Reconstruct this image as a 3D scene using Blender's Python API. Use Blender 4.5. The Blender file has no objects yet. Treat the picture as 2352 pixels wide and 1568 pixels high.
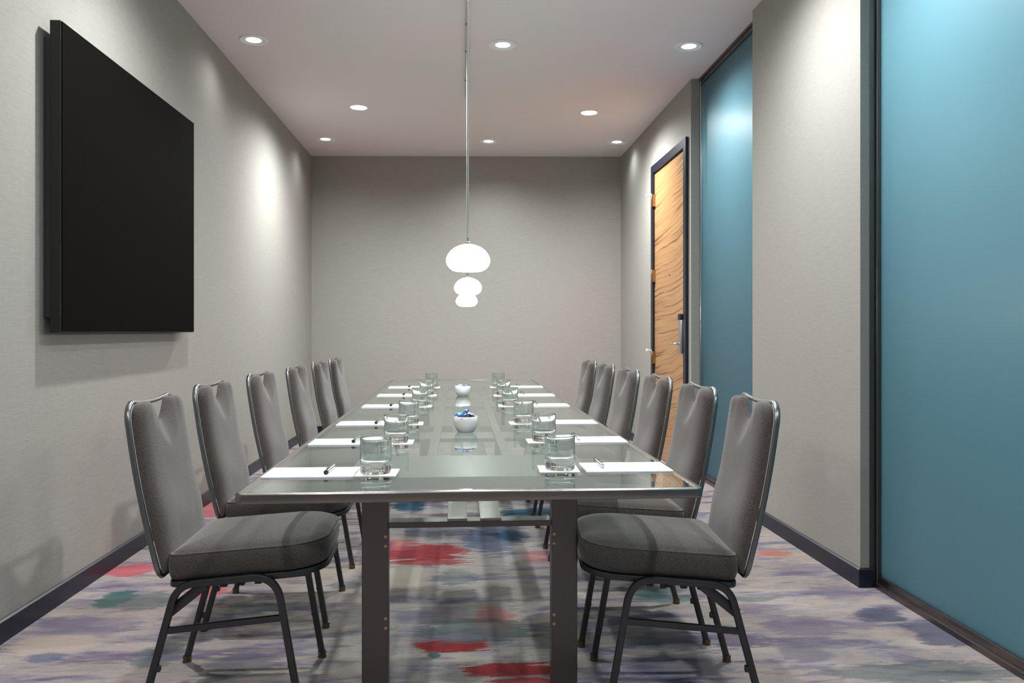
import bpy, bmesh, math, random
from mathutils import Vector, Matrix
random.seed(7)
PI = math.pi
scene = bpy.context.scene
C = scene.collection

# ------------------------------------------------------------------ helpers
def link(o, parent=None):
    C.objects.link(o)
    if parent is not None:
        o.parent = parent
    return o

def obj(name, bm, mat, parent=None, smooth=True, loc=None, angle=40):
    me = bpy.data.meshes.new(name)
    bmesh.ops.remove_doubles(bm, verts=bm.verts, dist=1e-6)
    bmesh.ops.recalc_face_normals(bm, faces=bm.faces)
    lim = math.radians(angle)
    if smooth:
        for f in bm.faces:
            f.smooth = True
        for e in bm.edges:
            if len(e.link_faces) == 2:
                try:
                    if e.calc_face_angle() > lim:
                        e.smooth = False
                except Exception:
                    pass
    bm.to_mesh(me)
    bm.free()
    me.materials.append(mat)
    o = bpy.data.objects.new(name, me)
    if loc is not None:
        o.location = loc
    return link(o, parent)

def thing(name, label, cat, loc=(0, 0, 0), rz=0.0, group=None):
    o = bpy.data.objects.new(name, None)
    o.empty_display_size = 0.1
    o.location = loc
    o.rotation_euler = (0, 0, rz)
    link(o)
    return tag(o, label, cat, group)

def tag(o, label, cat, group=None):
    o['label'] = label
    o['category'] = cat
    if group:
        o['group'] = group
    return o

def struct(o):
    o['kind'] = 'structure'
    return o

def sroot(name, loc=(0, 0, 0)):
    o = bpy.data.objects.new(name, None)
    o.empty_display_size = 0.1
    o.location = loc
    link(o)
    return struct(o)

def copy_tree(o, parent=None):
    c = o.copy()
    C.objects.link(c)
    if parent is not None:
        c.parent = parent
    for ch in list(o.children):
        copy_tree(ch, c)
    return c

def box(bm, x0, x1, y0, y1, z0, z1, bevel=0.0, seg=2):
    vs = [bm.verts.new((x, y, z)) for x in (x0, x1) for y in (y0, y1) for z in (z0, z1)]
    idx = [(0, 1, 3, 2), (4, 6, 7, 5), (0, 4, 5, 1), (2, 3, 7, 6), (0, 2, 6, 4), (1, 5, 7, 3)]
    fs = [bm.faces.new([vs[i] for i in f]) for f in idx]
    if bevel > 0:
        es = list({e for f in fs for e in f.edges})
        bmesh.ops.bevel(bm, geom=es, offset=bevel, segments=seg, affect='EDGES', profile=0.5)
    return bm

def B(*a, **k):
    bm = bmesh.new()
    box(bm, *a, **k)
    return bm

def lathe(bm, prof, seg=32, center=(0, 0, 0)):
    rings = []
    for r, z in prof:
        if r < 1e-6:
            rings.append([bm.verts.new((center[0], center[1], center[2] + z))])
        else:
            rings.append([bm.verts.new((center[0] + r * math.cos(2 * PI * i / seg), center[1] + r * math.sin(2 * PI * i / seg), center[2] + z)) for i in range(seg)])
    for a, b in zip(rings[:-1], rings[1:]):
        for i in range(seg):
            j = (i + 1) % seg
            if len(a) == 1 and len(b) == 1:
                continue
            if len(a) == 1:
                bm.faces.new((a[0], b[i], b[j]))
            elif len(b) == 1:
                bm.faces.new((a[i], b[0], a[j]))
            else:
                bm.faces.new((a[i], b[i], b[j], a[j]))
    return bm

def rrect(w, h, r, n=3):
    """2-D rounded rectangle, full sizes w x h."""
    pts = []
    for cx, cy, a0 in ((w / 2 - r, h / 2 - r, 0), (-w / 2 + r, h / 2 - r, 90), (-w / 2 + r, -h / 2 + r, 180), (w / 2 - r, -h / 2 + r, 270)):
        for k in range(n + 1):
            a = math.radians(a0 + 90 * k / n)
            pts.append((cx + r * math.cos(a), cy + r * math.sin(a)))
    return pts

def circ(r, n=12):
    return [(r * math.cos(2 * PI * k / n), r * math.sin(2 * PI * k / n)) for k in range(n)]

def sweep(bm, path, prof, up, closed=False):
    """path in 3-D, prof points (a along up, b along the side); up may be a vector or a list of vectors."""
    n = len(path)
    P = [Vector(p) for p in path]
    rings = []
    for i in range(n):
        if closed:
            t = (P[(i + 1) % n] - P[i - 1]).normalized()
            t1 = (P[i] - P[i - 1]).normalized()
        else:
            t = (P[min(i + 1, n - 1)] - P[max(i - 1, 0)]).normalized()
            t1 = (P[i] - P[i - 1]).normalized() if i > 0 else t
        u = Vector(up[i] if isinstance(up, list) else up)
        u = (u - t * u.dot(t)).normalized()
        s = t.cross(u)
        k = 1.0 / max(0.6, t.dot(t1)) if (closed or 0 < i < n - 1) else 1.0
        rings.append([bm.verts.new(P[i] + u * a + s * b * k) for a, b in prof])
    m = len(prof)
    last = n if closed else n - 1
    for i in range(last):
        a, b = rings[i], rings[(i + 1) % n]
        for j in range(m):
            bm.faces.new((a[j], a[(j + 1) % m], b[(j + 1) % m], b[j]))
    if not closed:
        bm.faces.new(rings[0])
        bm.faces.new(list(reversed(rings[-1])))
    return bm

def fillet(pts, rad, n=6):
    """rounds the inner corners of a 3-D polyline; rad: radius list per corner."""
    out = [Vector(pts[0])]
    for i in range(1, len(pts) - 1):
        p0, p1, p2 = Vector(pts[i - 1]), Vector(pts[i]), Vector(pts[i + 1])
        a, b = (p0 - p1).normalized(), (p2 - p1).normalized()
        r = rad[i - 1] if isinstance(rad, (list, tuple)) else rad
        ang = a.angle(b)
        d = min(r / math.tan(ang / 2), (p0 - p1).length * .49, (p2 - p1).length * .49)
        for k in range(n + 1):
            t = k / n
            q = (p1 + a * d) * (1 - t) ** 2 + p1 * 2 * t * (1 - t) + (p1 + b * d) * t ** 2
            out.append(q)
    out.append(Vector(pts[-1]))
    return out

# ------------------------------------------------------------------ materials
def lin(c):
    return tuple(((v / 255) / 12.92 if v / 255 <= 0.04045 else ((v / 255 + 0.055) / 1.055) ** 2.4) for v in c[:3]) + (1.0,)

class NT:
    def __init__(s, name):
        s.m = bpy.data.materials.new(name)
        s.m.use_nodes = True
        s.t = s.m.node_tree
        s.t.nodes.clear()
        s.out = s.t.nodes.new('ShaderNodeOutputMaterial')
    def n(s, typ, props=None, **ins):
        nd = s.t.nodes.new('ShaderNode' + typ)
        for k, v in (props or {}).items():
            setattr(nd, k, v)
        for k, v in ins.items():
            s.set(nd, k.replace('_', ' '), v)
        return nd
    def set(s, nd, key, v):
        if key.startswith('i') and key[1:].isdigit():
            sock = nd.inputs[int(key[1:])]
        else:
            sock = nd.inputs[key]
        if isinstance(v, tuple) and len(v) == 2 and hasattr(v[0], 'outputs'):
            s.t.links.new(v[0].outputs[v[1]], sock)
        elif hasattr(v, 'outputs'):
            s.t.links.new(v.outputs[0], sock)
        else:
            sock.default_value = v
    def math(s, op, a, b=0.0, c=None, clamp=False):
        nd = s.t.nodes.new('ShaderNodeMath')
        nd.operation = op
        nd.use_clamp = clamp
        s.set(nd, 'i0', a)
        s.set(nd, 'i1', b)
        if c is not None:
            s.set(nd, 'i2', c)
        return nd
    def mix(s, fac, a, b, blend='MIX'):
        nd = s.t.nodes.new('ShaderNodeMix')
        nd.data_type = 'RGBA'
        nd.blend_type = blend
        s.set(nd, 'i0', fac)
        s.set(nd, 'i6', a)
        s.set(nd, 'i7', b)
        return (nd, 2)
    def ramp(s, fac, stops, interp='LINEAR'):
        nd = s.t.nodes.new('ShaderNodeValToRGB')
        nd.color_ramp.interpolation = interp
        e = nd.color_ramp.elements
        while len(e) < len(stops):
            e.new(0.5)
        for el, (p, c) in zip(e, stops):
            el.position = p
            el.color = c
        s.set(nd, 'i0', fac)
        return (nd, 0)
    def coords(s, scale=(1, 1, 1), rot=(0, 0, 0), which='Object', loc=(0, 0, 0)):
        tc = s.t.nodes.new('ShaderNodeTexCoord')
        mp = s.t.nodes.new('ShaderNodeMapping')
        mp.inputs['Scale'].default_value = scale
        mp.inputs['Rotation'].default_value = rot
        mp.inputs['Location'].default_value = loc
        s.t.links.new(tc.outputs[which], mp.inputs['Vector'])
        return mp
    def noise(s, vec, scale=5.0, detail=4.0, rough=0.5, dist=0.0):
        nd = s.n('TexNoise', Scale=scale, Detail=detail, Roughness=rough, Distortion=dist)
        s.set(nd, 'Vector', vec)
        return nd
    def bsdf(s, **k):
        p = s.n('BsdfPrincipled')
        for kk, v in k.items():
            s.set(p, kk.replace('_', ' '), v)
        return p
    def done(s, sh):
        s.t.links.new(sh.outputs[0], s.out.inputs['Surface'])
        return s.m
    def bump(s, h, strength=0.3, dist=0.002):
        b = s.n('Bump', Strength=strength, Distance=dist)
        s.set(b, 'Height', h)
        return b

def simple(name, col, rough=0.5, metal=0.0, **k):
    t = NT(name)
    vec = t.coords((1, 1, 1))
    nz = t.noise(vec, 60, 3)
    r = t.math('MULTIPLY_ADD', nz, 0.08, rough - 0.04)
    return t.done(t.bsdf(Base_Color=col, Roughness=r, Metallic=metal, **k))

def mat_wallpaper():
    t = NT('wallpaper_weave')
    va = t.coords((14, 14, 420))
    vb = t.coords((420, 420, 30))
    vc = t.coords((0.6, 0.6, 0.6))
    a = t.noise(va, 1.0, 3, 0.6)
    b = t.noise(vb, 1.0, 2, 0.5)
    c = t.noise(vc, 1.0, 2, 0.5)
    s = t.math('ADD', t.math('MULTIPLY', a, 0.65), t.math('MULTIPLY', b, 0.35))
    col = t.ramp(s, [(0.3, lin((146, 143, 138))), (0.7, lin((164, 161, 155)))])
    tint = t.ramp(c, [(0.35, (0.97, 1.0, 0.985, 1)), (0.65, (1.0, 0.965, 0.965, 1))])
    col = t.mix(1.0, col, tint, 'MULTIPLY')
    p = t.bsdf(Base_Color=col, Roughness=0.72, Normal=t.bump(s, 0.3, 0.001))
    t.set(p, 'Specular IOR Level', 0.3)
    return t.done(p)

def mat_ceiling():
    t = NT('painted_ceiling')
    a = t.noise(t.coords((1, 1, 1)), 0.5, 2)
    col = t.ramp(a, [(0.35, lin((232, 214, 216))), (0.65, lin((224, 220, 216)))])
    return t.done(t.bsdf(Base_Color=col, Roughness=0.85))

def smoothstep(t, x, lo, hi):
    nd = t.n('MapRange', {'interpolation_type': 'SMOOTHSTEP'})
    t.set(nd, 'Value', x)
    t.set(nd, 'From Min', lo)
    t.set(nd, 'From Max', hi)
    return nd

# woven colour patches of the carpet: centre x, centre y, half width, half depth, colour, density
PATCHES = []
def patch(u0, v0, u1, v1, col, dens=1.0):
    # measured corners of a patch on the floor, turned into floor metres
    def fl(u, v):
        z = 1850 * 1.14 / (v - 762)
        x = (u - 1176) / 1850 * z
        return x * .99814 + z * .06097, -x * .06097 + z * .99814
    xa, ya = fl(u0, (v0 + v1) / 2)
    xb, yb = fl(u1, (v0 + v1) / 2)
    _, y0 = fl((u0 + u1) / 2, v0)
    _, y1 = fl((u0 + u1) / 2, v1)
    PATCHES.append(((xa + xb) / 2, (ya + yb) / 2, abs(xb - xa) / 2, abs(y0 - y1) / 2, col, dens))

RED, PINK, TEAL, NAVY = (176, 26, 40), (224, 112, 122), (52, 112, 112), (92, 96, 126)
BLUE, DEEP, CREAM, LAV, GRN, OR = (92, 106, 146), (20, 84, 116), (214, 196, 184), (148, 136, 158), (98, 116, 118), (226, 128, 108)
for a in [
    (860, 1250, 1070, 1284, RED, .9), (880, 1284, 1066, 1297, RED, .8), (950, 1466, 1135, 1494, RED, .95),
    (1065, 1523, 1300, 1552, RED, .95), (1120, 1556, 1300, 1590, RED, .9), (245, 1296, 350, 1322, PINK, .9),
    (430, 1340, 520, 1370, PINK, .85), (462, 1148, 530, 1185, PINK, .8), (1735, 1264, 1815, 1276, OR, .8),
    (860, 1240, 960, 1262, PINK, .7), (1200, 1265, 1270, 1290, PINK, .5), (1090, 1395, 1180, 1455, PINK, .55),
    (1065, 1206, 1190, 1264, BLUE, .8), (1130, 1220, 1215, 1238, DEEP, .8), (905, 1150, 975, 1174, DEEP, .95),
    (1145, 1168, 1290, 1184, DEEP, .95), (925, 1190, 1080, 1230, BLUE, .5), (225, 1358, 300, 1394, TEAL, .85),
    (270, 1362, 400, 1398, GRN, .7), (1425, 1340, 1560, 1368, GRN, .85), (1450, 1362, 1600, 1382, TEAL, .6),
    (1965, 1398, 2070, 1426, NAVY, .85), (2080, 1428, 2225, 1482, NAVY, .8), (960, 1425, 1230, 1472, GRN, .75),
    (985, 1500, 1012, 1512, TEAL, .9), (1455, 1452, 1640, 1490, NAVY, .5), (1440, 1504, 1680, 1562, NAVY, .5),
    (100, 1418, 300, 1466, LAV, .65), (420, 1420, 560, 1455, LAV, .7), (20, 1462, 215, 1502, CREAM, .9), (850, 1300, 985, 1348, CREAM, .85),
    (480, 1500, 640, 1540, NAVY, .45), (660, 1338, 860, 1370, CREAM, .7), (700, 1295, 840, 1325, CREAM, .7), (1000, 1310, 1090, 1340, GRN, .5),
    (760, 1335, 830, 1352, DEEP, .5), (1860, 1345, 2000, 1372, LAV, .6), (1760, 1415, 1930, 1462, LAV, .7), (2000, 1440, 2100, 1470, CREAM, .6),
    (1780, 1300, 1900, 1318, LAV, .6), (1790, 1480, 1900, 1520, LAV, .6), (1900, 1520, 2330, 1565, GRN, .6), (980, 1455, 1110, 1470, LAV, .6),
    (900, 1395, 1080, 1430, LAV, .55), (520, 1385, 640, 1410, TEAL, .4), (0, 1405, 60, 1440, GRN, .6), (60, 1500, 150, 1520, BLUE, .7), (310, 1480, 420, 1530, GRN, .6)]:
    patch(*a)

def mat_carpet():
    t = NT('watercolour_carpet')
    v0 = t.coords((1, 1, 1))
    grain = t.noise(v0, 300, 2, 0.7)
    g = t.math('MULTIPLY_ADD', grain, 2.0, -1.0)
    # torn horizontal strokes of several lengths
    st = t.noise(t.coords((6, 28, 1)), 1.0, 5, 0.6)
    st2 = t.noise(t.coords((13, 58, 1), loc=(3, 1, 0)), 1.0, 4, 0.65)
    s = t.math('ADD', t.math('MULTIPLY_ADD', st, 1.7, -0.85), t.math('MULTIPLY_ADD', st2, 1.5, -0.75))
    def field(scale, loc, str_, gr, det=3):
        n = t.noise(t.coords(scale, loc=loc), 1.0, det, 0.5)
        return t.math('ADD', n, t.math('ADD', t.math('MULTIPLY', s, str_), t.math('MULTIPLY', g, gr)))
    # ground: greys, creams and lilacs butting against each other
    f1 = field((2.4, 7.5, 1), (4.1, 2.7, 0), 0.17, 0.05, 4)
    col = t.ramp(f1, [(0.33, lin((132, 118, 140))), (0.385, lin((156, 144, 162))), (0.43, lin((176, 164, 178))), (0.47, lin((194, 184, 186))), (0.54, lin((212, 192, 182))), (0.60, lin((182, 176, 184))), (0.66, lin((210, 194, 178)))])
    def layer(col, scale, loc, lo, rgb, str_=0.16, gr=0.06, top=1.0, w=.035):
        m = smoothstep(t, field(scale, loc, str_, gr), lo, lo + w)
        m = t.math('MULTIPLY', m, top)
        return t.mix(m, col, lin(rgb))
    col = layer(col, (2.8, 9.5, 1), (9, 4, 0), .60, (146, 134, 156), top=.65)
    col = layer(col, (3.2, 10, 1), (29, 2, 0), .62, (218, 204, 190), top=.8)
    col = layer(col, (2.8, 9.0, 1), (17, 8, 0), .63, (116, 132, 134), gr=.16, top=.75, w=.06)
    col = layer(col, (3.2, 10, 1), (41, 6, 0), .64, (172, 142, 148), top=.7)
    col = layer(col, (3.6, 12, 1), (53, 9, 0), .66, (204, 194, 198), top=.8)
    col = layer(col, (3.0, 10, 1), (2, 31, 0), .71, (84, 92, 124), gr=.18, top=.75, w=.06)
    col = layer(col, (2.3, 8.0, 1), (77, 31, 0), .755, (212, 92, 96), gr=.14, top=.85, w=.06)
    sep = t.n('SeparateXYZ')
    t.set(sep, 'Vector', v0)
    # every patch keeps its own torn edge
    for i, (px, py, rx, ry, rgb, dens) in enumerate(PATCHES):
        dx = t.math('MULTIPLY_ADD', (sep, 0), 1 / (rx * 1.16), -px / (rx * 1.16))
        dy = t.math('MULTIPLY_ADD', (sep, 1), 1 / (ry * 1.25), -py / (ry * 1.25))
        d = t.math('SQRT', t.math('MULTIPLY_ADD', dx, dx, t.math('MULTIPLY', dy, dy)))
        f = t.math('ADD', d, t.math('ADD', t.math('MULTIPLY', s, 0.85), t.math('MULTIPLY', g, 0.42)))
        m = smoothstep(t, f, 1.00, 0.82)
        m = t.math('MULTIPLY', m, dens)
        col = t.mix(m, col, lin(rgb))
    spk = t.math('MULTIPLY_ADD', grain, 0.62, 0.24)
    spc = t.n('CombineColor')
    for k in range(3):
        t.set(spc, 'i%d' % k, spk)
    col = t.mix(1.0, col, spc, 'MULTIPLY')
    p = t.bsdf(Base_Color=col, Roughness=0.95, Normal=t.bump(grain, 0.6, 0.003))
    t.set(p, 'Specular IOR Level', 0.1)
    t.set(p, 'Sheen Weight', 0.1)
    return t.done(p)

def mat_fabric():
    t = NT('grey_tweed')
    a = t.noise(t.coords((260, 260, 700)), 1.0, 2, 0.6)
    b = t.noise(t.coords((700, 700, 220), loc=(3, 3, 3)), 1.0, 2, 0.6)
    s = t.math('ADD', t.math('MULTIPLY', a, 0.5), t.math('MULTIPLY', b, 0.5))
    col = t.ramp(s, [(0.34, lin((44, 40, 38))), (0.66, lin((95, 87, 83)))])
    p = t.bsdf(Base_Color=col, Roughness=0.9, Normal=t.bump(s, 0.5, 0.001))
    t.set(p, 'Specular IOR Level', 0.2)
    t.set(p, 'Sheen Weight', 0.25)
    t.set(p, 'Sheen Roughness', 0.5)
    return t.done(p)

def mat_wood():
    t = NT('zebra_veneer')
    tc = t.coords((1, 1, 1))
    warp = t.noise(t.coords((1, 0.9, 1.4)), 1.0, 2, 0.4)
    sep = t.n('SeparateXYZ')
    t.set(sep, 'Vector', tc)
    z = t.math('ADD', (sep, 2), t.math('MULTIPLY', warp, 0.22))
    z = t.math('ADD', z, t.math('MULTIPLY', (sep, 1), 0.10))
    comb = t.n('CombineXYZ')
    t.set(comb, 'X', t.math('MULTIPLY', (sep, 0), 1.0))
    t.set(comb, 'Y', t.math('MULTIPLY', (sep, 1), 0.7))
    t.set(comb, 'Z', t.math('MULTIPLY', z, 42.0))
    n = t.noise(comb, 1.0, 3, 0.55)
    fine_v = t.n('CombineXYZ')
    t.set(fine_v, 'Y', t.math('MULTIPLY', (sep, 1), 4.0))
    t.set(fine_v, 'Z', t.math('MULTIPLY', z, 190.0))
    fine = t.noise(fine_v, 1.0, 2, 0.5)
    f = t.math('ADD', n, t.math('MULTIPLY_ADD', fine, 0.22, -0.11))
    col = t.ramp(f, [(0.30, lin((86, 58, 40))), (0.375, lin((124, 86, 56))), (0.42, lin((160, 118, 78))), (0.62, lin((180, 138, 92))), (0.75, lin((166, 122, 80)))])
    p = t.bsdf(Base_Color=col, Roughness=0.38)
    return t.done(p)

def mat_tableglass():
    """polished face: mirror-like at grazing view, clear otherwise"""
    t = NT('polished_table_glass')
    fr = t.n('Fresnel', IOR=1.5)
    geo = t.n('NewGeometry')
    front = t.math('SUBTRACT', 1.0, (geo, 'Backfacing'))
    fac = t.math('MULTIPLY_ADD', t.math('MULTIPLY', fr, front), 1.25, 0.02, clamp=True)
    gl = t.n('BsdfGlossy', Roughness=0.010, Color=(0.93, 0.97, 0.96, 1))
    tr = t.n('BsdfTransparent', Color=(0.90, 0.95, 0.935, 1))
    m = t.n('MixShader')
    t.set(m, 'i0', fac)
    t.set(m, 'i1', tr)
    t.set(m, 'i2', gl)
    return t.done(m)

def mat_etched():
    """acid-etched underside of the table top: scatters most of the light"""
    t = NT('etched_table_glass')
    tr = t.n('BsdfTransparent', Color=(0.93, 0.97, 0.955, 1))
    d0 = t.n('BsdfDiffuse', Color=(0.44, 0.50, 0.485, 1))
    d1 = t.n('BsdfTranslucent', Color=(0.74, 0.82, 0.80, 1))
    df = t.n('MixShader')
    t.set(df, 'i0', 0.55)
    t.set(df, 'i1', d0)
    t.set(df, 'i2', d1)
    m = t.n('MixShader')
    t.set(m, 'i0', 0.30)
    t.set(m, 'i1', tr)
    t.set(m, 'i2', df)
    return t.done(m)

def mat_steel(name, col, rough, aniso=0.0, axis=(1, 1, 1)):
    t = NT(name)
    n = t.noise(t.coords(axis), 1.0, 3, 0.6)
    r = t.math('MULTIPLY_ADD', n, 0.025, rough - 0.0125)
    p = t.bsdf(Base_Color=col, Roughness=r, Metallic=1.0)
    return t.done(p)

def mat_frost():
    t = NT('frosted_teal_glass')
    n = t.noise(t.coords((1, 1, 1)), 0.7, 2)
    col = t.ramp(n, [(0.3, lin((14, 44, 60))), (0.7, lin((18, 48, 60)))])
    p = t.bsdf(Base_Color=col, Roughness=0.36)
    t.set(p, 'Specular IOR Level', 0.35)
    t.set(p, 'Coat Weight', 0.25)
    t.set(p, 'Coat Roughness', 0.32)
    tl = t.n('BsdfTranslucent', Color=(0.55, 0.81, 0.89, 1))
    m = t.n('MixShader')
    t.set(m, 'i0', 0.40)
    t.set(m, 'i1', p)
    t.set(m, 'i2', tl)
    return t.done(m)

def emit(name, col, strength):
    t = NT(name)
    e = t.n('Emission', Color=col, Strength=strength)
    return t.done(e)

def mat_clear():
    t = NT('clear_tumbler_glass')
    g = t.n('BsdfGlass', IOR=1.5, Roughness=0.0, Color=(0.97, 0.985, 0.98, 1))
    return t.done(g)

def mat_foil(name, col, rough=0.25):
    t = NT(name)
    n = t.noise(t.coords((1, 1, 1)), 160, 3, 0.6)
    c = t.ramp(n, [(0.42, col), (0.6, (min(1, col[0] * 2 + .15), min(1, col[1] * 2 + .15), min(1, col[2] * 2 + .15), 1))])
    return t.done(t.bsdf(Base_Color=c, Roughness=rough, Metallic=0.35, Normal=t.bump(n, 0.8, 0.002)))

M = dict(
    wall=mat_wallpaper(), ceil=mat_ceiling(), carpet=mat_carpet(), fabric=mat_fabric(), wood=mat_wood(),
    tglass=mat_tableglass(), etched=mat_etched(), frost=mat_frost(), clear=mat_clear(),
    steel=mat_steel('brushed_table_steel', (0.29, 0.268, 0.255, 1), 0.25, axis=(4, 300, 300)),
    steel_v=mat_steel('brushed_leg_steel', (0.15, 0.135, 0.13, 1), 0.38, axis=(400, 400, 4)),
    gun=mat_steel('gunmetal_chair_tube', (0.085, 0.085, 0.09, 1), 0.40, axis=(40, 40, 40)),
    gunback=mat_steel('gunmetal_back_tube', (0.24, 0.245, 0.25, 1), 0.30, axis=(12, 12, 12)),
    chrome=mat_steel('chrome', (0.8, 0.8, 0.8, 1), 0.12, axis=(20, 20, 20)),
    track=mat_steel('dark_anodised_track', (0.18, 0.155, 0.15, 1), 0.34, axis=(200, 3, 200)),
    brass=mat_steel('brass', (0.62, 0.42, 0.2, 1), 0.3, axis=(30, 30, 30)),
    glide=mat_steel('tarnished_glide', (0.16, 0.125, 0.075, 1), 0.35, axis=(60, 60, 60)),
    copper=mat_steel('copper_hinge', (0.46, 0.30, 0.19, 1), 0.3, axis=(30, 30, 30)),
    nickel=mat_steel('satin_nickel', (0.62, 0.6, 0.57, 1), 0.3, axis=(60, 60, 60)),
    navy=simple('navy_paint', lin((22, 25, 41)), 0.4),
    screen=simple('matte_dark_screen', lin((12, 10, 9)), 0.75, Specular_IOR_Level=0.03),
    black=simple('black_plastic', (0.006, 0.006, 0.006, 1), 0.45),
    edge=simple('dark_bezel_edge', (0.05, 0.048, 0.045, 1), 0.35),
    white=simple('white_enamel', (0.85, 0.85, 0.84, 1), 0.4),
    paper=simple('white_paper', (0.90, 0.90, 0.92, 1), 0.8),
    card=simple('cream_card', (0.86, 0.85, 0.80, 1), 0.85),
    porcelain=simple('white_porcelain', (0.86, 0.85, 0.83, 1), 0.18),
    plate=simple('pale_grey_plastic', lin((178, 178, 174)), 0.4),
    lens=emit('downlight_lens', (1, 0.98, 0.95, 1), 14.0),
    lens_dim=emit('soft_downlight_lens', (1, 0.98, 0.95, 1), 3.2),
    shade=emit('lit_opal_glass', (1.0, 0.985, 0.97, 1), 60.0),
    blue=mat_foil('blue_foil', (0.01, 0.10, 0.36, 1)),
    cyan=mat_foil('turquoise_foil', (0.03, 0.45, 0.62, 1)),
    silver=mat_foil('lilac_foil', (0.55, 0.52, 0.72, 1)),
    darkfoil=mat_foil('indigo_foil', (0.015, 0.012, 0.05, 1)),
)

# ------------------------------------------------------------------ room shell
H = 3.11
XL, XR = -1.692, 1.774
XG = 1.862          # frosted glass plane
YF = -1.6           # wall behind the camera
def yb(x):          # back wall runs very slightly askew
    return 9.143 + (x - XL) * (8.967 - 9.143) / (XR - XL)

struct(obj('floor', B(-1.8, 3.3, YF - .1, 9.35, -0.1, 0), M['carpet'], smooth=False))
struct(obj('ceiling', B(-1.8, 3.3, YF - .1, 9.35, H, H + 0.1), M['ceil'], smooth=False))
struct(obj('wall_left', B(XL - .12, XL, YF - .1, 9.3, 0, H), M['wall'], smooth=False))
struct(obj('wall_added', B(3.15, 3.27, YF - .1, 9.35, 0, H), M['wall'], smooth=False))  # unseen wall, added to enclose the lit space behind the frosted panes
struct(obj('wall_front', B(XL, 3.15, YF - .1, YF, 0, H), M['wall'], smooth=False))
bm = bmesh.new()
x0, x1 = XL, 3.15
vs = [bm.verts.new(p) for p in [(x0, yb(x0), 0), (x1, yb(x1), 0), (x1, yb(x1) + .12, 0), (x0, yb(x0) + .12, 0), (x0, yb(x0), H), (x1, yb(x1), H), (x1, yb(x1) + .12, H), (x0, yb(x0) + .12, H)]]
for f in [(0, 1, 2, 3), (4, 7, 6, 5), (0, 4, 5, 1), (1, 5, 6, 2), (2, 6, 7, 3), (3, 7, 4, 0)]:
    bm.faces.new([vs[i] for i in f])
struct(obj('wall_back', bm, M['wall'], smooth=False))

# right side: door wall, glass bay, pier, big glass
DY0, DY1, DZ = 6.295, 7.375, 2.635     # rough opening of the door
bm = bmesh.new()
YJ = 6.178
box(bm, XR, XR + .15, YJ, DY0, 0, H)
box(bm, XR, XR + .15, DY1, yb(XR) + .02, 0, H)
box(bm, XR, XR + .15, DY0, DY1, DZ, H)
struct(obj('wall_right', bm, M['wall'], smooth=False))
PY0, PY1 = 3.50, 4.842
bm = bmesh.new()
box(bm, XR, 1.815, PY0, PY1, 0, H)
box(bm, 1.815, 1.96, PY0 + .05, PY1 - .05, 0, H)
struct(obj('wall_pier', bm, M['wall'], smooth=False))

# baseboards: plain board with a chamfered top
def board(path, h=0.085, t=0.012):
    prof = [(0, 0), (h, 0), (h, t * .35), (h - .006, t), (0, t)]
    bm = bmesh.new()
    n = len(path)
    P = [Vector((p[0], p[1], 0)) for p in path]
    rings = []
    for i in range(n):
        d1 = (P[i] - P[i - 1]).normalized() if i > 0 else (P[1] - P[0]).normalized()
        d2 = (P[i + 1] - P[i]).normalized() if i < n - 1 else d1
        n1 = Vector((-d1.y, d1.x, 0)); n2 = Vector((-d2.y, d2.x, 0))
        m = (n1 + n2); m = m / m.dot(n1) if m.length > 1e-6 else n1
        rings.append([bm.verts.new((P[i].x + m.x * b, P[i].y + m.y * b, a)) for a, b in prof])
    for r0, r1 in zip(rings[:-1], rings[1:]):
        for j in range(len(prof)):
            k = (j + 1) % len(prof)
            bm.faces.new((r0[j], r0[k], r1[k], r1[j]))
    bm.faces.new(rings[0]); bm.faces.new(list(reversed(rings[-1])))
    return bm
struct(obj('baseboard_left', board([(XL, yb(XL)), (XL, YF)]), M['navy'], smooth=False))
struct(obj('baseboard_back', board([(XR, yb(XR)), (XL, yb(XL))]), M['navy'], smooth=False))
struct(obj('baseboard_right', board([(XR, DY1 + .065), (XR, yb(XR))]), M['navy'], smooth=False))
struct(obj('baseboard_pier', board([(1.828, PY0), (XR, PY0), (XR, PY1)]), M['navy'], smooth=False))

# frosted glass bays
def glass_bay(n, y0, y1, side_near, side_far):
    r = sroot('window_%d' % n, (XG, (y0 + y1) / 2, 0))
    L = (y1 - y0) / 2
    obj('glass_pane', B(0, .012, -L, L, .04, H - .03), M['frost'], r, smooth=False)
    bm = bmesh.new()
    box(bm, -.030, .02, -L, L, 0, .022, .002)
    box(bm, -.012, .02, -L, L, .022, .050, .002)
    obj('bottom_track', bm, M['track'], r, smooth=False)
    bm = bmesh.new()
    box(bm, -.030, .02, -L, L, H - .014, H, .002)
    box(bm, -.014, .02, -L, L, H - .04, H - .014, .002)
    obj('top_track', bm, M['track'], r, smooth=False)
    if side_near:
        obj('side_channel', B(-.020, .02, -L, -L + .012, 0, H, .002), M['chrome'], r, smooth=False)
    if side_far:
        bm = bmesh.new()
        box(bm, -.020, .02, L - .014, L, 0, H, .003)
        obj('side_channel', bm, M['chrome'] if n == 1 else M['track'], r, smooth=False)
    return r
glass_bay(1, PY1 + .002, YJ - .002, False, True)
glass_bay(2, YF + .002, PY0 - .002, False, True)
# dark metal corner trim between the pier and the big pane
struct(obj('trim_1', B(1.815, 1.862, PY0 - .001, PY0 + .05, 0, H, .002), M['track'], smooth=False))
struct(obj('trim_2', B(XR + .004, XG - .02, YJ - .006, YJ, 0, H, .002), M['wall'], smooth=False))

# ------------------------------------------------------------------ door
dr = sroot('door_1', (XR, (DY0 + DY1) / 2, 0))
hw = (DY1 - DY0) / 2
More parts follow.
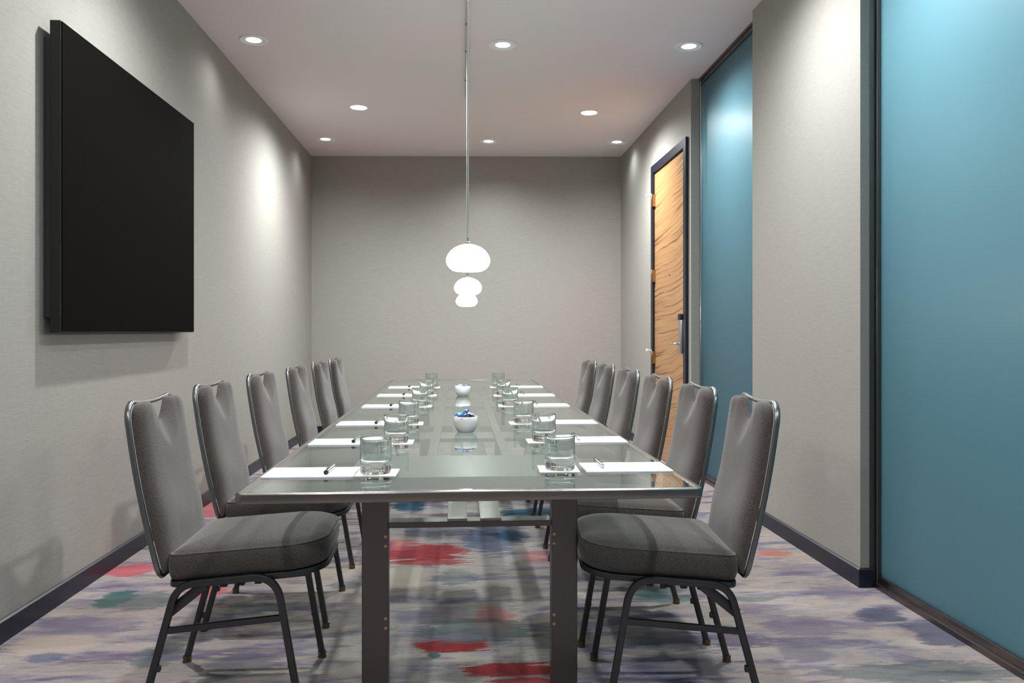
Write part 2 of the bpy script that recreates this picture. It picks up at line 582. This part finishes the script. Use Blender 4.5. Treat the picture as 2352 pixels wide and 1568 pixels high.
# jamb frame: proud of the wall, returns into the opening
bm = bmesh.new()
fw, pr = 0.052, 0.024
path = [(0, -hw + 0.0, 0), (0, -hw, DZ), (0, hw, DZ), (0, hw, 0)]
for (a0, a1, b0, b1) in ((-hw - fw * .35 - .03, -hw + fw * .45, 0, DZ + .042), (hw - fw * .45, hw + fw * .35 + .03, 0, DZ + .042), (-hw + fw * .45, hw - fw * .45, DZ - .03, DZ + .042)):
    box(bm, -pr, -0.0005, a0, a1, b0, b1, .002)
for (a0, a1, b0, b1) in ((-hw + .001, -hw + fw * .45, 0, DZ - .002), (hw - fw * .45, hw - .001, 0, DZ - .002), (-hw + fw * .45, hw - fw * .45, DZ - .03, DZ - .002)):
    box(bm, -0.0005, .12, a0, a1, b0, b1)
obj('door_frame', bm, M['navy'], dr, smooth=False)
sl0, sl1 = -hw + fw * .45 + .004, hw - fw * .45 - .004
obj('door_slab', B(-.004, .040, sl0, sl1, .006, DZ - .034, .0015), M['wood'], dr, smooth=False)
for z in (2.35, 1.655, 0.905):
    bm = bmesh.new()
    lathe(bm, [(0, -.062), (.004, -.060), (.0075, -.055), (.0075, .055), (.004, .060), (0, .062)], 12, (-.030, sl1 + .006, z))
    box(bm, -.0275, -.0045, sl1 - .030, sl1 + .016, z - .055, z + .055)
    hg = obj('hinge', bm, M['copper'], dr)
    if z != 1.655:
        bm = bmesh.new()
        sweep(bm, [(-.030, sl1 + .012, z + .066), (-.05, sl1 + .09, z + .066)], circ(.004, 8), (0, 0, 1))
        lathe(bm, [(0, -.012), (.011, -.010), (.011, .010), (0, .012)], 12, (-.052, sl1 + .10, z + .066))
        obj('door_stop', bm, M['white'], hg)
ly = sl0 + .045
bm = B(-.042, -.0045, ly - .036, ly + .036, .965, 1.235, .006)
lp = obj('lock_plate', bm, M['nickel'], dr)
obj('card_reader', B(-.044, -.0045, ly - .036, ly + .036, 1.237, 1.285, .004), M['black'], lp)
bm = bmesh.new()
sweep(bm, fillet([(-.040, ly - .012, 1.045), (-.080, ly - .012, 1.045), (-.080, ly + .115, 1.043)], [.016]), circ(.010, 12), (0, 0, 1))
obj('lever_handle', bm, M['chrome'], lp)
bm = bmesh.new()
lathe(bm, [(0, 0), (.009, 0), (.009, .004), (.005, .006), (0, .006)], 16)
bmesh.ops.rotate(bm, verts=bm.verts, cent=(0, 0, 0), matrix=Matrix.Rotation(-PI / 2, 3, 'Y'))
bmesh.ops.translate(bm, verts=bm.verts, vec=(-.004, -.03, 1.63))
obj('peephole', bm, M['brass'], dr)

# ------------------------------------------------------------------ wall display
tv = thing('wall_display', 'large black flat display panel mounted on the left wall', 'screen', (XL, 4.145, 1.138))
TL, TH = .80, 1.257
obj('housing', B(.034, .078, -TL, TL, 0, TH, .003), M['black'], tv, smooth=False)
obj('screen_face', B(.0785, .082, -TL + .004, TL - .004, .004, TH - .004, .001), M['screen'], tv, smooth=False)
obj('wall_bracket', B(.0, .034, -TL + .02, TL - .10, .06, TH - .06, .003), M['edge'], tv, smooth=False)

tag(obj('outlet_plate', B(-.034, .034, -.008, 0, -.05, .05, .003), M['plate'], loc=(-.83, yb(-.83) - .001, .455)),
    'small pale grey outlet plate low on the back wall, just beyond the table', 'outlet')

# ------------------------------------------------------------------ downlights
def downlight(label, x, y, bright, group):
    t = thing('recessed_downlight', label, 'ceiling light', (x, y, H), 0, group)
    bm = bmesh.new()
    R = .095 if not bright else .085
    q = .54 if not bright else .80
    # flange with a stepped white baffle running in to the lens
    lathe(bm, [(R * q, -.0005), (R, -.0005), (R, -.004), (R * .94, -.009), (R * .86, -.009), (R * .80, -.0045), (R * q, -.003), (R * q, -.0005)], 40)
    obj('trim_ring', bm, M['white'], t)
    bm = bmesh.new()
    lathe(bm, [(0, -.0012), (R * q * .99, -.0012), (R * q * .99, -.0026), (0, -.0026)], 40)
    obj('lens', bm, M['lens'] if bright else M['lens_dim'], t)
    ld = bpy.data.lights.new('downlight_beam', 'SPOT')
    ld.energy = (E_BRIGHT * (1.45 if y > 6 else (.88 if y > 2 else .65))) if bright else E_DIM * (4.5 if abs(x - .27) < .1 else 1.0)
    ld.color = (0.975, 1.0, 1.0)
    ld.spot_size = math.radians(A_BRIGHT if bright else A_DIM)
    ld.spot_blend = 1.0
    ld.shadow_soft_size = .045
    lo = bpy.data.objects.new('beam', ld)
    lo.location = (0, 0, -.03)
    link(lo, t)
    return t
E_PANE = 380.0
E_BRIGHT, E_DIM, A_BRIGHT, A_DIM = 145.0, 8.0, 166, 150
row = {8.31: 'far', 5.51: 'middle', 2.70: 'near'}
DIM = [(8.33, -1.40, 'white ringed downlight by left wall, closest one to the back wall'), (8.32, .265, 'white ringed downlight in the ceiling middle, closest to the back wall'), (8.27, 1.594, 'white ringed downlight by the door wall, closest to the back right corner'),
       (5.53, -1.408, 'white ringed downlight near the left wall, above and beyond the black display'), (5.52, .274, 'white ringed downlight right of the pendant cord, in the nearer row'), (5.47, 1.556, 'white ringed downlight nearest the tall teal glass bay'),
       (2.70, -1.40, 'white ringed downlight overhead near the left wall, outside the view'), (2.70, .27, 'white ringed downlight overhead above the near table end, outside the view'), (2.70, 1.56, 'white ringed downlight overhead by the big teal pane, outside the view')]
for y, x, lb in DIM:
    downlight(lb, x, y, False, 'small ringed downlights')
BR = [(7.12, -.909, 'bright glowing downlight in the far ceiling, left of the pendants'), (7.166, 1.13, 'bright glowing downlight in the far ceiling, right of the pendants'),
      (3.75, -.909, 'bright downlight overhead left of the table, outside the view'), (3.75, 1.13, 'bright downlight overhead right of the table, outside the view'),
      (.35, -.909, 'bright downlight overhead left, behind the near table end'), (.35, 1.13, 'bright downlight overhead right, behind the near table end')]
for y, x, lb in BR:
    downlight(lb, x, y, True, 'bright flush downlights')

# unseen spots added behind the frosted panes to brighten their upper part
for yy in (-.6, 1.2, 3.0, 5.5):
    ld = bpy.data.lights.new('added_pane_light', 'SPOT')
    ld.energy = E_PANE * (.8 if yy > 5 else 1.0)
    ld.color = (0.97, 1.0, 1.0)
    ld.spot_size = math.radians(165)
    ld.spot_blend = 1.0
    ld.shadow_soft_size = .08
    lo = bpy.data.objects.new('added_pane_light', ld)
    lo.location = (2.50, yy, H - .02)
    link(lo)

# ------------------------------------------------------------------ pendants on their ceiling track
tk = thing('ceiling_track', 'thin grey metal track along the ceiling carrying the pendant cords', 'track', (.027, 4.3, H))
obj('rail', B(-.008, .008, -2.45, 2.42, -.016, -.001, .002), M['nickel'], tk, smooth=False)
for yy in (.82, 1.32, 1.97):
    obj('joint', B(-.011, .011, yy - .02, yy + .02, -.019, -.0165, .001), M['edge'], tk, smooth=False)
PK = .785
for (px, py, pz, lb) in ((.020 * PK, 3.054 * PK, 1.14 + .280 * PK, 'largest looking glowing white opal pendant, nearest of the three over the table'),
                         (.031 * PK, 4.857 * PK, 1.14 + .275 * PK, 'glowing white opal pendant, middle of the three over the table'),
                         (.030 * PK, 6.240 * PK, 1.14 + .248 * PK, 'smallest looking glowing white opal pendant, farthest and lowest of the three')):
    pt = thing('pendant_lamp', lb, 'pendant lamp', (px, py, pz), 0, 'opal pendants over the table')
    bm = bmesh.new()
    R = .083
    prof = [(0, .052), (.012, .052), (.030, .0475), (.048, .040), (.064, .028), (.076, .013), (.0825, -.003), (.083, -.014), (.0785, -.028), (.069, -.040), (.056, -.0485), (.050, -.050), (.046, -.048), (0, -.047)]
    prof = [(r * PK, z * PK) for r, z in prof]
    lathe(bm, prof, 40)
    obj('opal_shade', bm, M['shade'], pt)
    bm = bmesh.new()
    lathe(bm, [(0, .039), (.009, .040), (.008, .045), (.0035, .049), (.003, .060), (0, .060)], 16)
    obj('cap', bm, M['chrome'], pt)
    bm = bmesh.new()
    sweep(bm, [(0, 0, .055), (0, 0, H - .017 - pz)], circ(.0023, 8), (1, 0, 0))
    obj('cord', bm, M['nickel'], pt)

# ------------------------------------------------------------------ table
T = thing('conference_table', 'long glass-topped boardroom table with brushed steel edge and square legs', 'table', (.011, 4.418, 0), .0066)
TWX, TLY, TZ = .595, 2.382, .738
loop = []
for cx, cy, a0 in ((TWX - .02, TLY - .02, 0), (-TWX + .02, TLY - .02, 90), (-TWX + .02, -TLY + .02, 180), (TWX - .02, -TLY + .02, 270)):
    for k in range(5):
        a = math.radians(a0 + 90 * k / 4)
        loop.append((cx + .009 * math.cos(a), cy + .009 * math.sin(a), TZ - .013))
bm = bmesh.new()
sweep(bm, loop, rrect(.027, .020, .0055, 4), (0, 0, 1), closed=True)
obj('edge_frame', bm, M['steel'], T)
gt = obj('glass_top', B(-TWX + .019, TWX - .019, -TLY + .019, TLY - .019, TZ - .0115, TZ - .0015), M['tglass'], T, smooth=False)
gt.data.materials.append(M['etched'])
for f in gt.data.polygons:
    if f.normal.z < -.5:
        f.material_index = 1
# under-frame bearers, legs and the low stretcher
LX = .2925
for sy, yy in ((-1, -1.900), (1, 1.900)):
    obj('cross_plate', B(-.36, .36, yy - .20, yy + .20, .690, .7245, .002), M['steel_v'], T, smooth=False)
    for sx in (-1, 1):
        bm = B(sx * LX - .040, sx * LX + .040, yy - .030, yy + .030, 0.004, .6895, .003)
        lg = obj('leg', bm, M['steel_v'], T, smooth=False)
        obj('foot_pad', B(sx * LX - .030, sx * LX + .030, yy - .02, yy + .036, 0, .0038), M['black'], lg, smooth=False)
        if sy < 0:
            for zz in (.513, .484, .262, .233):
                bm = bmesh.new()
                lathe(bm, [(0, 0), (.0052, 0), (.0045, .002), (0, .0028)], 12)
                bmesh.ops.rotate(bm, verts=bm.verts, cent=(0, 0, 0), matrix=Matrix.Rotation(PI / 2, 3, 'X'))
                bmesh.ops.translate(bm, verts=bm.verts, vec=(sx * (LX - .033), yy - .0295, zz))
                obj('bolt', bm, M['brass'], lg)
    obj('crossbar', B(-LX + .0405, LX - .0405, yy - .030, yy + .030, .538, .556, .0015), M['steel_v'], T, smooth=False)
for xx in (-1, 1):
    obj('under_rail', B(xx * .126 - .016, xx * .126 + .016, -1.70, 1.70, .706, .7245, .001), M['steel_v'], T, smooth=False)
for yy in (-1.02, 1.02):
    obj('under_bearer', B(-.36, .36, yy - .10, yy + .10, .690, .7055, .001), M['steel_v'], T, smooth=False)
for xa, xb in ((-.071, -.010), (.030, .096)):
    obj('stretcher', B(xa, xb, -1.93, 1.93, .5565, .5645, .001), M['steel'], T, smooth=False)

# ------------------------------------------------------------------ chairs
def outline(x0, x1, hwid, rf, rr, inset=0.0, n=8):
    pts = []
    x0 += inset; x1 -= inset; hwid -= inset
    rf = max(rf - inset * .6, .01); rr = max(rr - inset * .6, .008)
    for cx, cy, a0, r in ((x1 - rf, hwid - rf, 0, rf), (x0 + rr, hwid - rr, 90, rr), (x0 + rr, -hwid + rr, 180, rr), (x1 - rf, -hwid + rf, 270, rf)):
        for k in range(n + 1):
            a = math.radians(a0 + 90 * k / n)
            pts.append((cx + r * math.cos(a), cy + r * math.sin(a)))
    return pts

SX0, SX1, SHW, SRF, SRR = -.168, .288, .212, .115, .03
def seat_z(x):
    return .4155 + (x - SX0) * .066

def cushion():
    bm = bmesh.new()
    layers = [(.012, -.0095), (.003, -.004), (-.002, .012), (-.004, .040), (-.001, .060), (.003, .0665), (.006, .0675), (.012, .074), (.030, .082), (.060, .090), (.100, .096), (.150, .100), (.190, .1015)]
    rings = []
    for ins, z in layers:
        o = outline(SX0, SX1, SHW, SRF, SRR, ins)
        rings.append([bm.verts.new((x, y, seat_z(x) + z)) for x, y in o])
    m = len(rings[0])
    for a, b in zip(rings[:-1], rings[1:]):
        for j in range(m):
            bm.faces.new((a[j], a[(j + 1) % m], b[(j + 1) % m], b[j]))
    bm.faces.new(list(reversed(rings[0])))
    c = bm.verts.new((.06, 0, seat_z(.06) + .102))
    for j in range(m):
        bm.faces.new((rings[-1][j], rings[-1][(j + 1) % m], c))
    return bm

def seat_piping():
    bm = bmesh.new()
    o = outline(SX0, SX1, SHW, SRF, SRR, .0025)
    sweep(bm, [(x, y, seat_z(x) + .0665) for x, y in o], circ(.0022, 6), (0, 0, 1), closed=True)
    return bm

def seat_frame():
    bm = bmesh.new()
    o = outline(SX0, SX1, SHW, SRF, SRR, .010)
    sweep(bm, [(x, y, seat_z(x) - .0195) for x, y in o], rrect(.019, .020, .004, 2), (0, 0, 1), closed=True)
    # cross straps with their little bumpers under the cushion
    for xx in (-.06, .06, .17):
        box(bm, xx - .012, xx + .012, -SHW + .015, SHW - .015, seat_z(xx) - .020, seat_z(xx) - .0105)
    return bm

def bumper(xx, sy):
    z = seat_z(xx) - .032
    return B(xx - .010, xx + .010, sy * (SHW - .016) - .008, sy * (SHW - .016) + .008, z - .009, z + .001, .001)

def u_leg(sy):
    y = sy * .2225
    pts = [(-.242, y, .012), (-.152, y, .385 + .022), (-.090, y, seat_z(-.09) - .014), (.095, y, seat_z(.095) - .014), (.168, y, .395), (.217, y, .012)]
    pts = [(-.242, y, .012), (-.1375, y, .400), (.147, y, seat_z(.147) - .013), (.217, y, .012)]
    bm = bmesh.new()
    sweep(bm, fillet(pts, [.075, .085], 9), rrect(.021, .021, .005, 2), (0, 1, 0))
    return bm

BX0, BZ0, BX1, BZ1 = -.190, .418, -.288, .931
BLEN = math.hypot(BX1 - BX0, BZ1 - BZ0)
BU = Vector(((BX1 - BX0) / BLEN, 0, (BZ1 - BZ0) / BLEN))
BN = Vector((BU.z, 0, -BU.x))
def bpt(y, s, d):
    # slight backward bow of the back
    bow = -.010 * math.sin(PI * min(max(s / BLEN, 0), 1))
    p = Vector((BX0, y, BZ0)) + BU * s + BN * (d + bow)
    return p
def hwid(s):
    return .210 - .001 * (s / BLEN)

def back_loop():
    pts = []
    n = 12
    for k in range(n + 1):                      # right post upwards
        s = .03 + (BLEN - .06 - .03) * k / n
        pts.append((hwid(s), s))
    for k in range(1, 8):                       # top right corner
        a = math.radians(90 * k / 8)
        w = hwid(BLEN)
        pts.append((w - .055 + .055 * math.cos(a), BLEN - .060 + .058 * math.sin(a)))
    w = hwid(BLEN) - .055
    for k in range(0, 13):                      # top bar, dipping in the middle
        t = 1 - 2 * k / 12
        pts.append((w * t, BLEN - .002 - .008 * (1 - t * t)))
    for k in range(1, 8):
        a = math.radians(90 + 90 * k / 8)
        w2 = hwid(BLEN)
        pts.append((-w2 + .055 + .055 * math.cos(a), BLEN - .060 + .058 * math.sin(a)))
    for k in range(n + 1):
        s = BLEN - .06 - (BLEN - .06 - .03) * k / n
        pts.append((-hwid(s), s))
    pts += [(-.203, .012), (-.190, .002), (-.06, .0), (.06, .0), (.190, .002), (.203, .012)]
    return pts

def back_frame():
    bm = bmesh.new()
    P = [bpt(y, s, 0) for y, s in back_loop()]
    sweep(bm, P, rrect(.016, .013, .0055, 3), BN, closed=True)
    return bm

def back_pad():
    bm = bmesh.new()
    NU, NV = 52, 34
    def top(u):
        a = abs(u)
        z = BLEN - .006
        if a > .68:
            q = (a - .68) / .32
            z -= .060 * (1 - math.sqrt(max(0, 1 - q ** 2)))
        if a < .43:
            q = 1 - a / .43
            z -= .066 * (q ** 2 * (3 - 2 * q)) ** .62
        return z
    def thick(u, v):
        lum = .040 + .008 * min(1, v / .7) + .009 * math.exp(-((v - .30) / .16) ** 2)
        e = max(0.0, 1 - abs(u) ** 14) ** .5
        tp = max(0.0, 1 - v ** 70) ** .5
        bt = min(1.0, (v / .05 + .12)) ** .5 if v < .05 else 1.0
        side = 1 - .20 * max(0, (abs(u) - .5) / .5) ** 2.0
        thin = 1 - .55 * max(0, min(1, (v - .80) / .18)) * max(0, 1 - (u / .62) ** 2)
        return .010 + (lum - .010) * e * tp * bt * side * thin
    us = [math.sin(PI / 2 * (-1 + 2 * i / NU)) * .55 + (-1 + 2 * i / NU) * .45 for i in range(NU + 1)]
    F, K = [], []
    for i in range(NU + 1):
        u = us[i]
        tp = top(u)
        fr, bk = [], []
        for j in range(NV + 1):
            v = j / NV
            v = 1 - (1 - v) ** 1.35
            s = .010 + (tp - .010) * v
            y = u * (hwid(s) - .0025)
            fr.append(bm.verts.new(bpt(y, s, thick(u, v))))
            bk.append(bm.verts.new(bpt(y * .985, s, .0085 - .014 * (1 - abs(u) ** 4) * (1 - v ** 10))))
        F.append(fr); K.append(bk)
    for i in range(NU):
        for j in range(NV):
            bm.faces.new((F[i][j], F[i + 1][j], F[i + 1][j + 1], F[i][j + 1]))
            bm.faces.new((K[i][j], K[i][j + 1], K[i + 1][j + 1], K[i + 1][j]))
        bm.faces.new((F[i][0], K[i][0], K[i + 1][0], F[i + 1][0]))
        bm.faces.new((F[i][NV], F[i + 1][NV], K[i + 1][NV], K[i][NV]))
    for j in range(NV):
        bm.faces.new((F[0][j], F[0][j + 1], K[0][j + 1], K[0][j]))
        bm.faces.new((F[NU][j], K[NU][j], K[NU][j + 1], F[NU][j + 1]))
    return bm

def make_chair(label, group):
    t = thing('banquet_chair', label, 'chair', (0, 0, 0), 0, group)
    st = obj('seat', cushion(), M['fabric'], t, angle=60)
    obj('piping', seat_piping(), M['fabric'], st)
    sf = obj('seat_frame', seat_frame(), M['gun'], t)
    for xx in (-.06, -.01, .04, .09):
        for sy in (-1, 1):
            obj('bumper', bumper(xx, sy), M['black'], sf, smooth=False)
    bf = obj('back_frame', back_frame(), M['gunback'], t)
    obj('backrest', back_pad(), M['fabric'], t, angle=70)
    for sy in (-1, 1):
        lf = obj('leg_frame', u_leg(sy), M['gun'], t)
        for fx in (-.242, .217):
            bm = bmesh.new()
            lathe(bm, [(0, 0), (.014, 0), (.015, .003), (.013, .008), (.0145, .012), (.0145, .022), (0, .022)], 16, (fx, sy * .2225, 0))
            obj('glide', bm, M['glide'], lf)
        # stacking studs on the inner faces of the legs
        for fx, fz, d in ((-.202, .150, .013), (.200, .148, -.013)):
            obj('stacking_stud', B(fx + d - .006, fx + d + .006, sy * .2225 - .008, sy * .2225 + .008, fz, fz + .018, .002), M['gun'], lf, smooth=False)
        bm = bmesh.new()
        sweep(bm, [(-.168, sy * .2225, .268), (.167, sy * .2225, .296)], rrect(.016, .019, .004, 2), (0, 1, 0))
        obj('stretcher', bm, M['gun'], t)
        # diagonal gusset behind the rear bend
        bm = bmesh.new()
        sweep(bm, [(-.165, sy * .209, .315), (-.045, sy * .200, .409)], rrect(.005, .030, .002, 2), (0, 1, 0))
        obj('gusset', bm, M['gun'], t)
    return t

LEFT = [(-.7037, 2.636, 1.7), (-.746, 3.366, 0.5), (-.748, 4.150, -.5), (-.734, 4.94, .4), (-.734, 5.74, 0), (-.732, 6.42, 0)]
RIGHT = [(.655, 2.538, 175.7), (.650, 3.12, 179), (.652, 3.77, 179.5), (.652, 4.45, 180), (.652, 5.16, 180), (.652, 5.83, 180)]
ordn = ['nearest', 'second', 'third', 'fourth', 'fifth', 'farthest']
def lab(i, side):
    if i == 0:
        return 'grey upholstered banquet chair, nearest and largest of the %s row' % side
    if i == 5:
        return 'grey upholstered banquet chair, farthest and smallest of the %s row' % side
    return 'grey upholstered banquet chair, %s from the front in the %s row' % (ordn[i], side)
proto = None
for side, rows in (('left', LEFT), ('right', RIGHT)):
    for i, (x, y, a) in enumerate(rows):
        grp = 'banquet chairs on the %s side of the table' % side
        if proto is None:
            proto = make_chair(lab(i, side), grp)
            o = proto
        else:
            o = copy_tree(proto)
            o['label'] = lab(i, side)
            o['group'] = grp
        o.location = (x, y, 0)
        o.rotation_euler = (0, 0, math.radians(a))

# ------------------------------------------------------------------ things on the table
TOP = TZ - .0015
words = ['nearest', 'second nearest', 'third nearest', 'fourth nearest', 'fifth nearest', 'farthest']
def place(proto, loc, rz, label, group):
    o = copy_tree(proto) if proto.get('placed') else proto
    proto['placed'] = 1
    o.location = loc
    o.rotation_euler = (0, 0, rz)
    o['label'] = label
    o['group'] = group
    return o

pad = obj('note_pad', B(-.126, .126, -.078, .078, 0, .0042, .0006), M['paper'], smooth=False)
tag(pad, '', 'note pad')
coaster = obj('coaster', B(-.058, .058, -.058, .058, 0, .0022, .0006), M['card'], smooth=False)
tag(coaster, '', 'coaster')
bm = bmesh.new()
R = .0445
lathe(bm, [(0, 0), (R * .90, 0), (R * .955, .0015), (R * .985, .005), (R, .020), (R, .024), (R, .090), (R, .0965), (R, .0975), (R - .0006, .0990), (R - .0014, .0990), (R - .0020, .0975), (R - .0020, .0965), (R - .0022, .090), (R - .0028, .046), (R - .0029, .042), (R - .0036, .034), (R - .0060, .027), (R * .72, .0225), (R * .4, .0212), (0, .0208)], 56)
glass = obj('drinking_glass', bm, M['clear'], angle=60)
tag(glass, '', 'glass')

def make_pen():
    t = thing('pen', '', 'pen')
    bm = bmesh.new()
    sweep(bm, [(-.062, 0, .0066), (.030, 0, .0066)], circ(.0060, 14), (0, 0, 1))
    bmesh.ops.recalc_face_normals(bm, faces=bm.faces)
    obj('barrel', bm, M['chrome'], t)
    bm = bmesh.new()
    for r0, r1, xa, xb in ((.0060, .0052, .030, .046), (.0052, .0016, .046, .066), (.0008, .0006, .066, .070)):
        n = 14
        a = [bm.verts.new((xa, r0 * math.cos(2 * PI * k / n), .0066 + r0 * math.sin(2 * PI * k / n))) for k in range(n)]
        b = [bm.verts.new((xb, r1 * math.cos(2 * PI * k / n), .0066 + r1 * math.sin(2 * PI * k / n))) for k in range(n)]
        for k in range(n):
            bm.faces.new((a[k], a[(k + 1) % n], b[(k + 1) % n], b[k]))
        bm.faces.new(a); bm.faces.new(b)
    obj('tip', bm, M['chrome'], t)
    bm = bmesh.new()
    sweep(bm, [(-.072, 0, .0066), (-.0615, 0, .0066)], circ(.0065, 14), (0, 0, 1))
    obj('end_cap', bm, M['black'], t)
    bm = bmesh.new()
    sweep(bm, [(-.058, 0, .0128), (-.054, 0, .0156), (-.020, 0, .0142)], rrect(.0016, .0036, .0006, 1), (0, 0, 1))
    obj('clip', bm, M['black'], t)
    return t
pen = make_pen()

# centres of pads on either side; (pad x, y), pens and glasses offset by their own small amounts
PADL = [(-.430, 2.330), (-.424, 2.972), (-.418, 3.566), (-.412, 4.398), (-.410, 5.145), (-.408, 5.88)]
PADR = [(.480, 2.365), (.474, 2.976), (.464, 3.562), (.452, 4.405), (.453, 5.115), (.456, 5.885)]
for side, P, sg in (('left', PADL, -1), ('right', PADR, 1)):
    for i, (x, y) in enumerate(P):
        w = words[i]
        place(pad, (x, y, TOP), 0, 'blank white note pad, %s on the %s side of the table' % (w, side), 'note pads along the %s side' % side)
        if side == 'left':
            cxx, cyy = x + .186, y - .010
            px, py, pa = x + .050 - .014 * (i % 2), y + .022, math.radians(88 - 2 * i)
        else:
            cxx, cyy = x - .200, y - .012
            px, py, pa = x - .070 + .022 * (i % 2), y + .030, math.radians(-90 + 3 * (i % 3))
        if side == 'right' and i == 1:
            cxx += .02
        place(coaster, (cxx, cyy, TOP), math.radians(1.5 * ((i * 7) % 3 - 1)), 'square cream coaster under the %s glass on the %s side' % (w, side), 'coasters along the %s side' % side)
        place(glass, (cxx + .004 * sg, cyy - .003, TOP + .0022), 0, 'clear heavy-based tumbler, %s on the %s side of the table' % (w, side), 'tumblers along the %s side' % side)
        if side == 'left':
            # clicker end towards the viewer
            o = place(pen, (px, py, TOP + .0042), pa, 'black-ended silver pen lying on the %s note pad of the left side' % w, 'pens on the left note pads')
        else:
            o = place(pen, (px, py, TOP + .0042), pa, 'slim silver pen lying on the %s note pad of the right side' % w, 'pens on the right note pads')

# bowls of wrapped sweets
def make_bowl():
    bm = bmesh.new()
    R = .048
    lathe(bm, [(0, .003), (.026, .003), (.028, 0), (.032, 0), (.034, .003), (.041, .012), (.046, .026), (R, .044), (R, .061), (R - .0012, .0625), (R - .003, .0615), (R - .0036, .046), (.042, .028), (.036, .014), (.026, .008), (0, .007)], 48)
    return obj('candy_bowl', bm, M['porcelain'], angle=60)
BOWLS = [((.012, 3.268), 'round white porcelain bowl of sweets, nearer to the front'), ((.000, 5.110), 'round white porcelain bowl of sweets, farther along the table')]
bowl = tag(make_bowl(), '', 'bowl')
def make_candy(mat):
    bm = bmesh.new()
    lathe(bm, [(.0005, -.011), (.0065, -.009), (.0082, 0), (.0065, .009), (.0005, .011)], 10)
    bmesh.ops.rotate(bm, verts=bm.verts, cent=(0, 0, 0), matrix=Matrix.Rotation(PI / 2, 3, 'Y'))
    t = obj('wrapped_candy', bm, mat)
    for s in (-1, 1):
        bm = bmesh.new()
        tip = bm.verts.new((s * .0095, 0, 0))
        arc = []
        for k in range(7):
            a = (k - 3) / 3 * .9
            arc.append(bm.verts.new((s * (.0095 + .012 * math.cos(a)), .012 * math.sin(a), .0022 * (-1) ** k)))
        arc2 = [bm.verts.new((v.co.x, v.co.y, v.co.z + .0006)) for v in arc]
        tip2 = bm.verts.new((s * .0095, 0, .0008))
        for k in range(6):
            bm.faces.new((tip, arc[k], arc[k + 1]))
            bm.faces.new((tip2, arc2[k + 1], arc2[k]))
            bm.faces.new((arc[k], arc2[k], arc2[k + 1], arc[k + 1]))
        bm.faces.new((tip, tip2, arc2[0], arc[0]))
        bm.faces.new((tip, arc[6], arc2[6], tip2))
        obj('wrapper_twist', bm, mat, t, smooth=False)
    return t
protos = [(make_candy(M['blue']), 'deep blue'), (make_candy(M['cyan']), 'turquoise'), (make_candy(M['silver']), 'lilac silver'), (make_candy(M['darkfoil']), 'dark indigo')]
rnd = random.Random(5)
lay = []
for k in range(7):
    a = 2 * PI * k / 7
    lay.append((.027 * math.cos(a), .027 * math.sin(a), .051))
for k in range(6):
    a = 2 * PI * (k + .4) / 6
    lay.append((.026 * math.cos(a), .026 * math.sin(a), .0665))
lay += [(.008, -.003, .0675), (-.012, .008, .070), (.004, .004, .082)]
seen = set()
for b, ((bx, by), lb) in enumerate(BOWLS):
    place(bowl, (bx, by, TOP), 0, lb, 'bowls of sweets')
    where = 'nearer' if b == 0 else 'farther'
    for k, (dx, dy, dz) in enumerate(lay):
        if b == 1 and k == len(lay) - 1:
            continue
        pr, cname = protos[(k * 3 + b + k // 4) % 4]
        key = pr.name
        o = pr if key not in seen else copy_tree(pr)
        seen.add(key)
        o.location = (bx + dx + rnd.uniform(-.002, .002), by + dy + rnd.uniform(-.002, .002), TOP + dz - (.006 if b else 0))
        a = math.atan2(dy, dx)
        o.rotation_euler = (rnd.uniform(-.6, .6), rnd.uniform(-.35, .35), a + rnd.uniform(-.6, .6))
        tag(o, '%s foil-wrapped sweet in the %s white bowl' % (cname, where), 'sweet', '%s sweets in the %s bowl' % (cname, where))

# ------------------------------------------------------------------ world, camera, view
w = bpy.data.worlds.new('World')
scene.world = w
w.use_nodes = True
w.node_tree.nodes['Background'].inputs[0].default_value = (0.5, 0.52, 0.55, 1)
w.node_tree.nodes['Background'].inputs[1].default_value = 0.05

cam = bpy.data.cameras.new('Camera')
co = bpy.data.objects.new('Camera', cam)
C.objects.link(co)
co.location = (0, 0, 1.14)
co.rotation_euler = (PI / 2, 0, -math.atan(113 / 1850))
cam.sensor_fit = 'HORIZONTAL'
cam.sensor_width = 36
cam.lens = 36 * 1850 / 2352
cam.shift_y = -(784 - 762) / 2352
cam.clip_start = .02
scene.camera = co

scene.view_settings.view_transform = 'Standard'
scene.view_settings.look = 'None'
scene.view_settings.gamma = 1
scene.view_settings.use_curve_mapping = False
scene.view_settings.exposure = 0.55
cy = scene.cycles
cy.use_denoising = True
cy.max_bounces = 14
cy.transparent_max_bounces = 12
cy.transmission_bounces = 10
cy.glossy_bounces = 6
cy.diffuse_bounces = 5
cy.caustics_refractive = True
cy.caustics_reflective = False
cy.sample_clamp_indirect = 6.0
cy.blur_glossy = 0.5
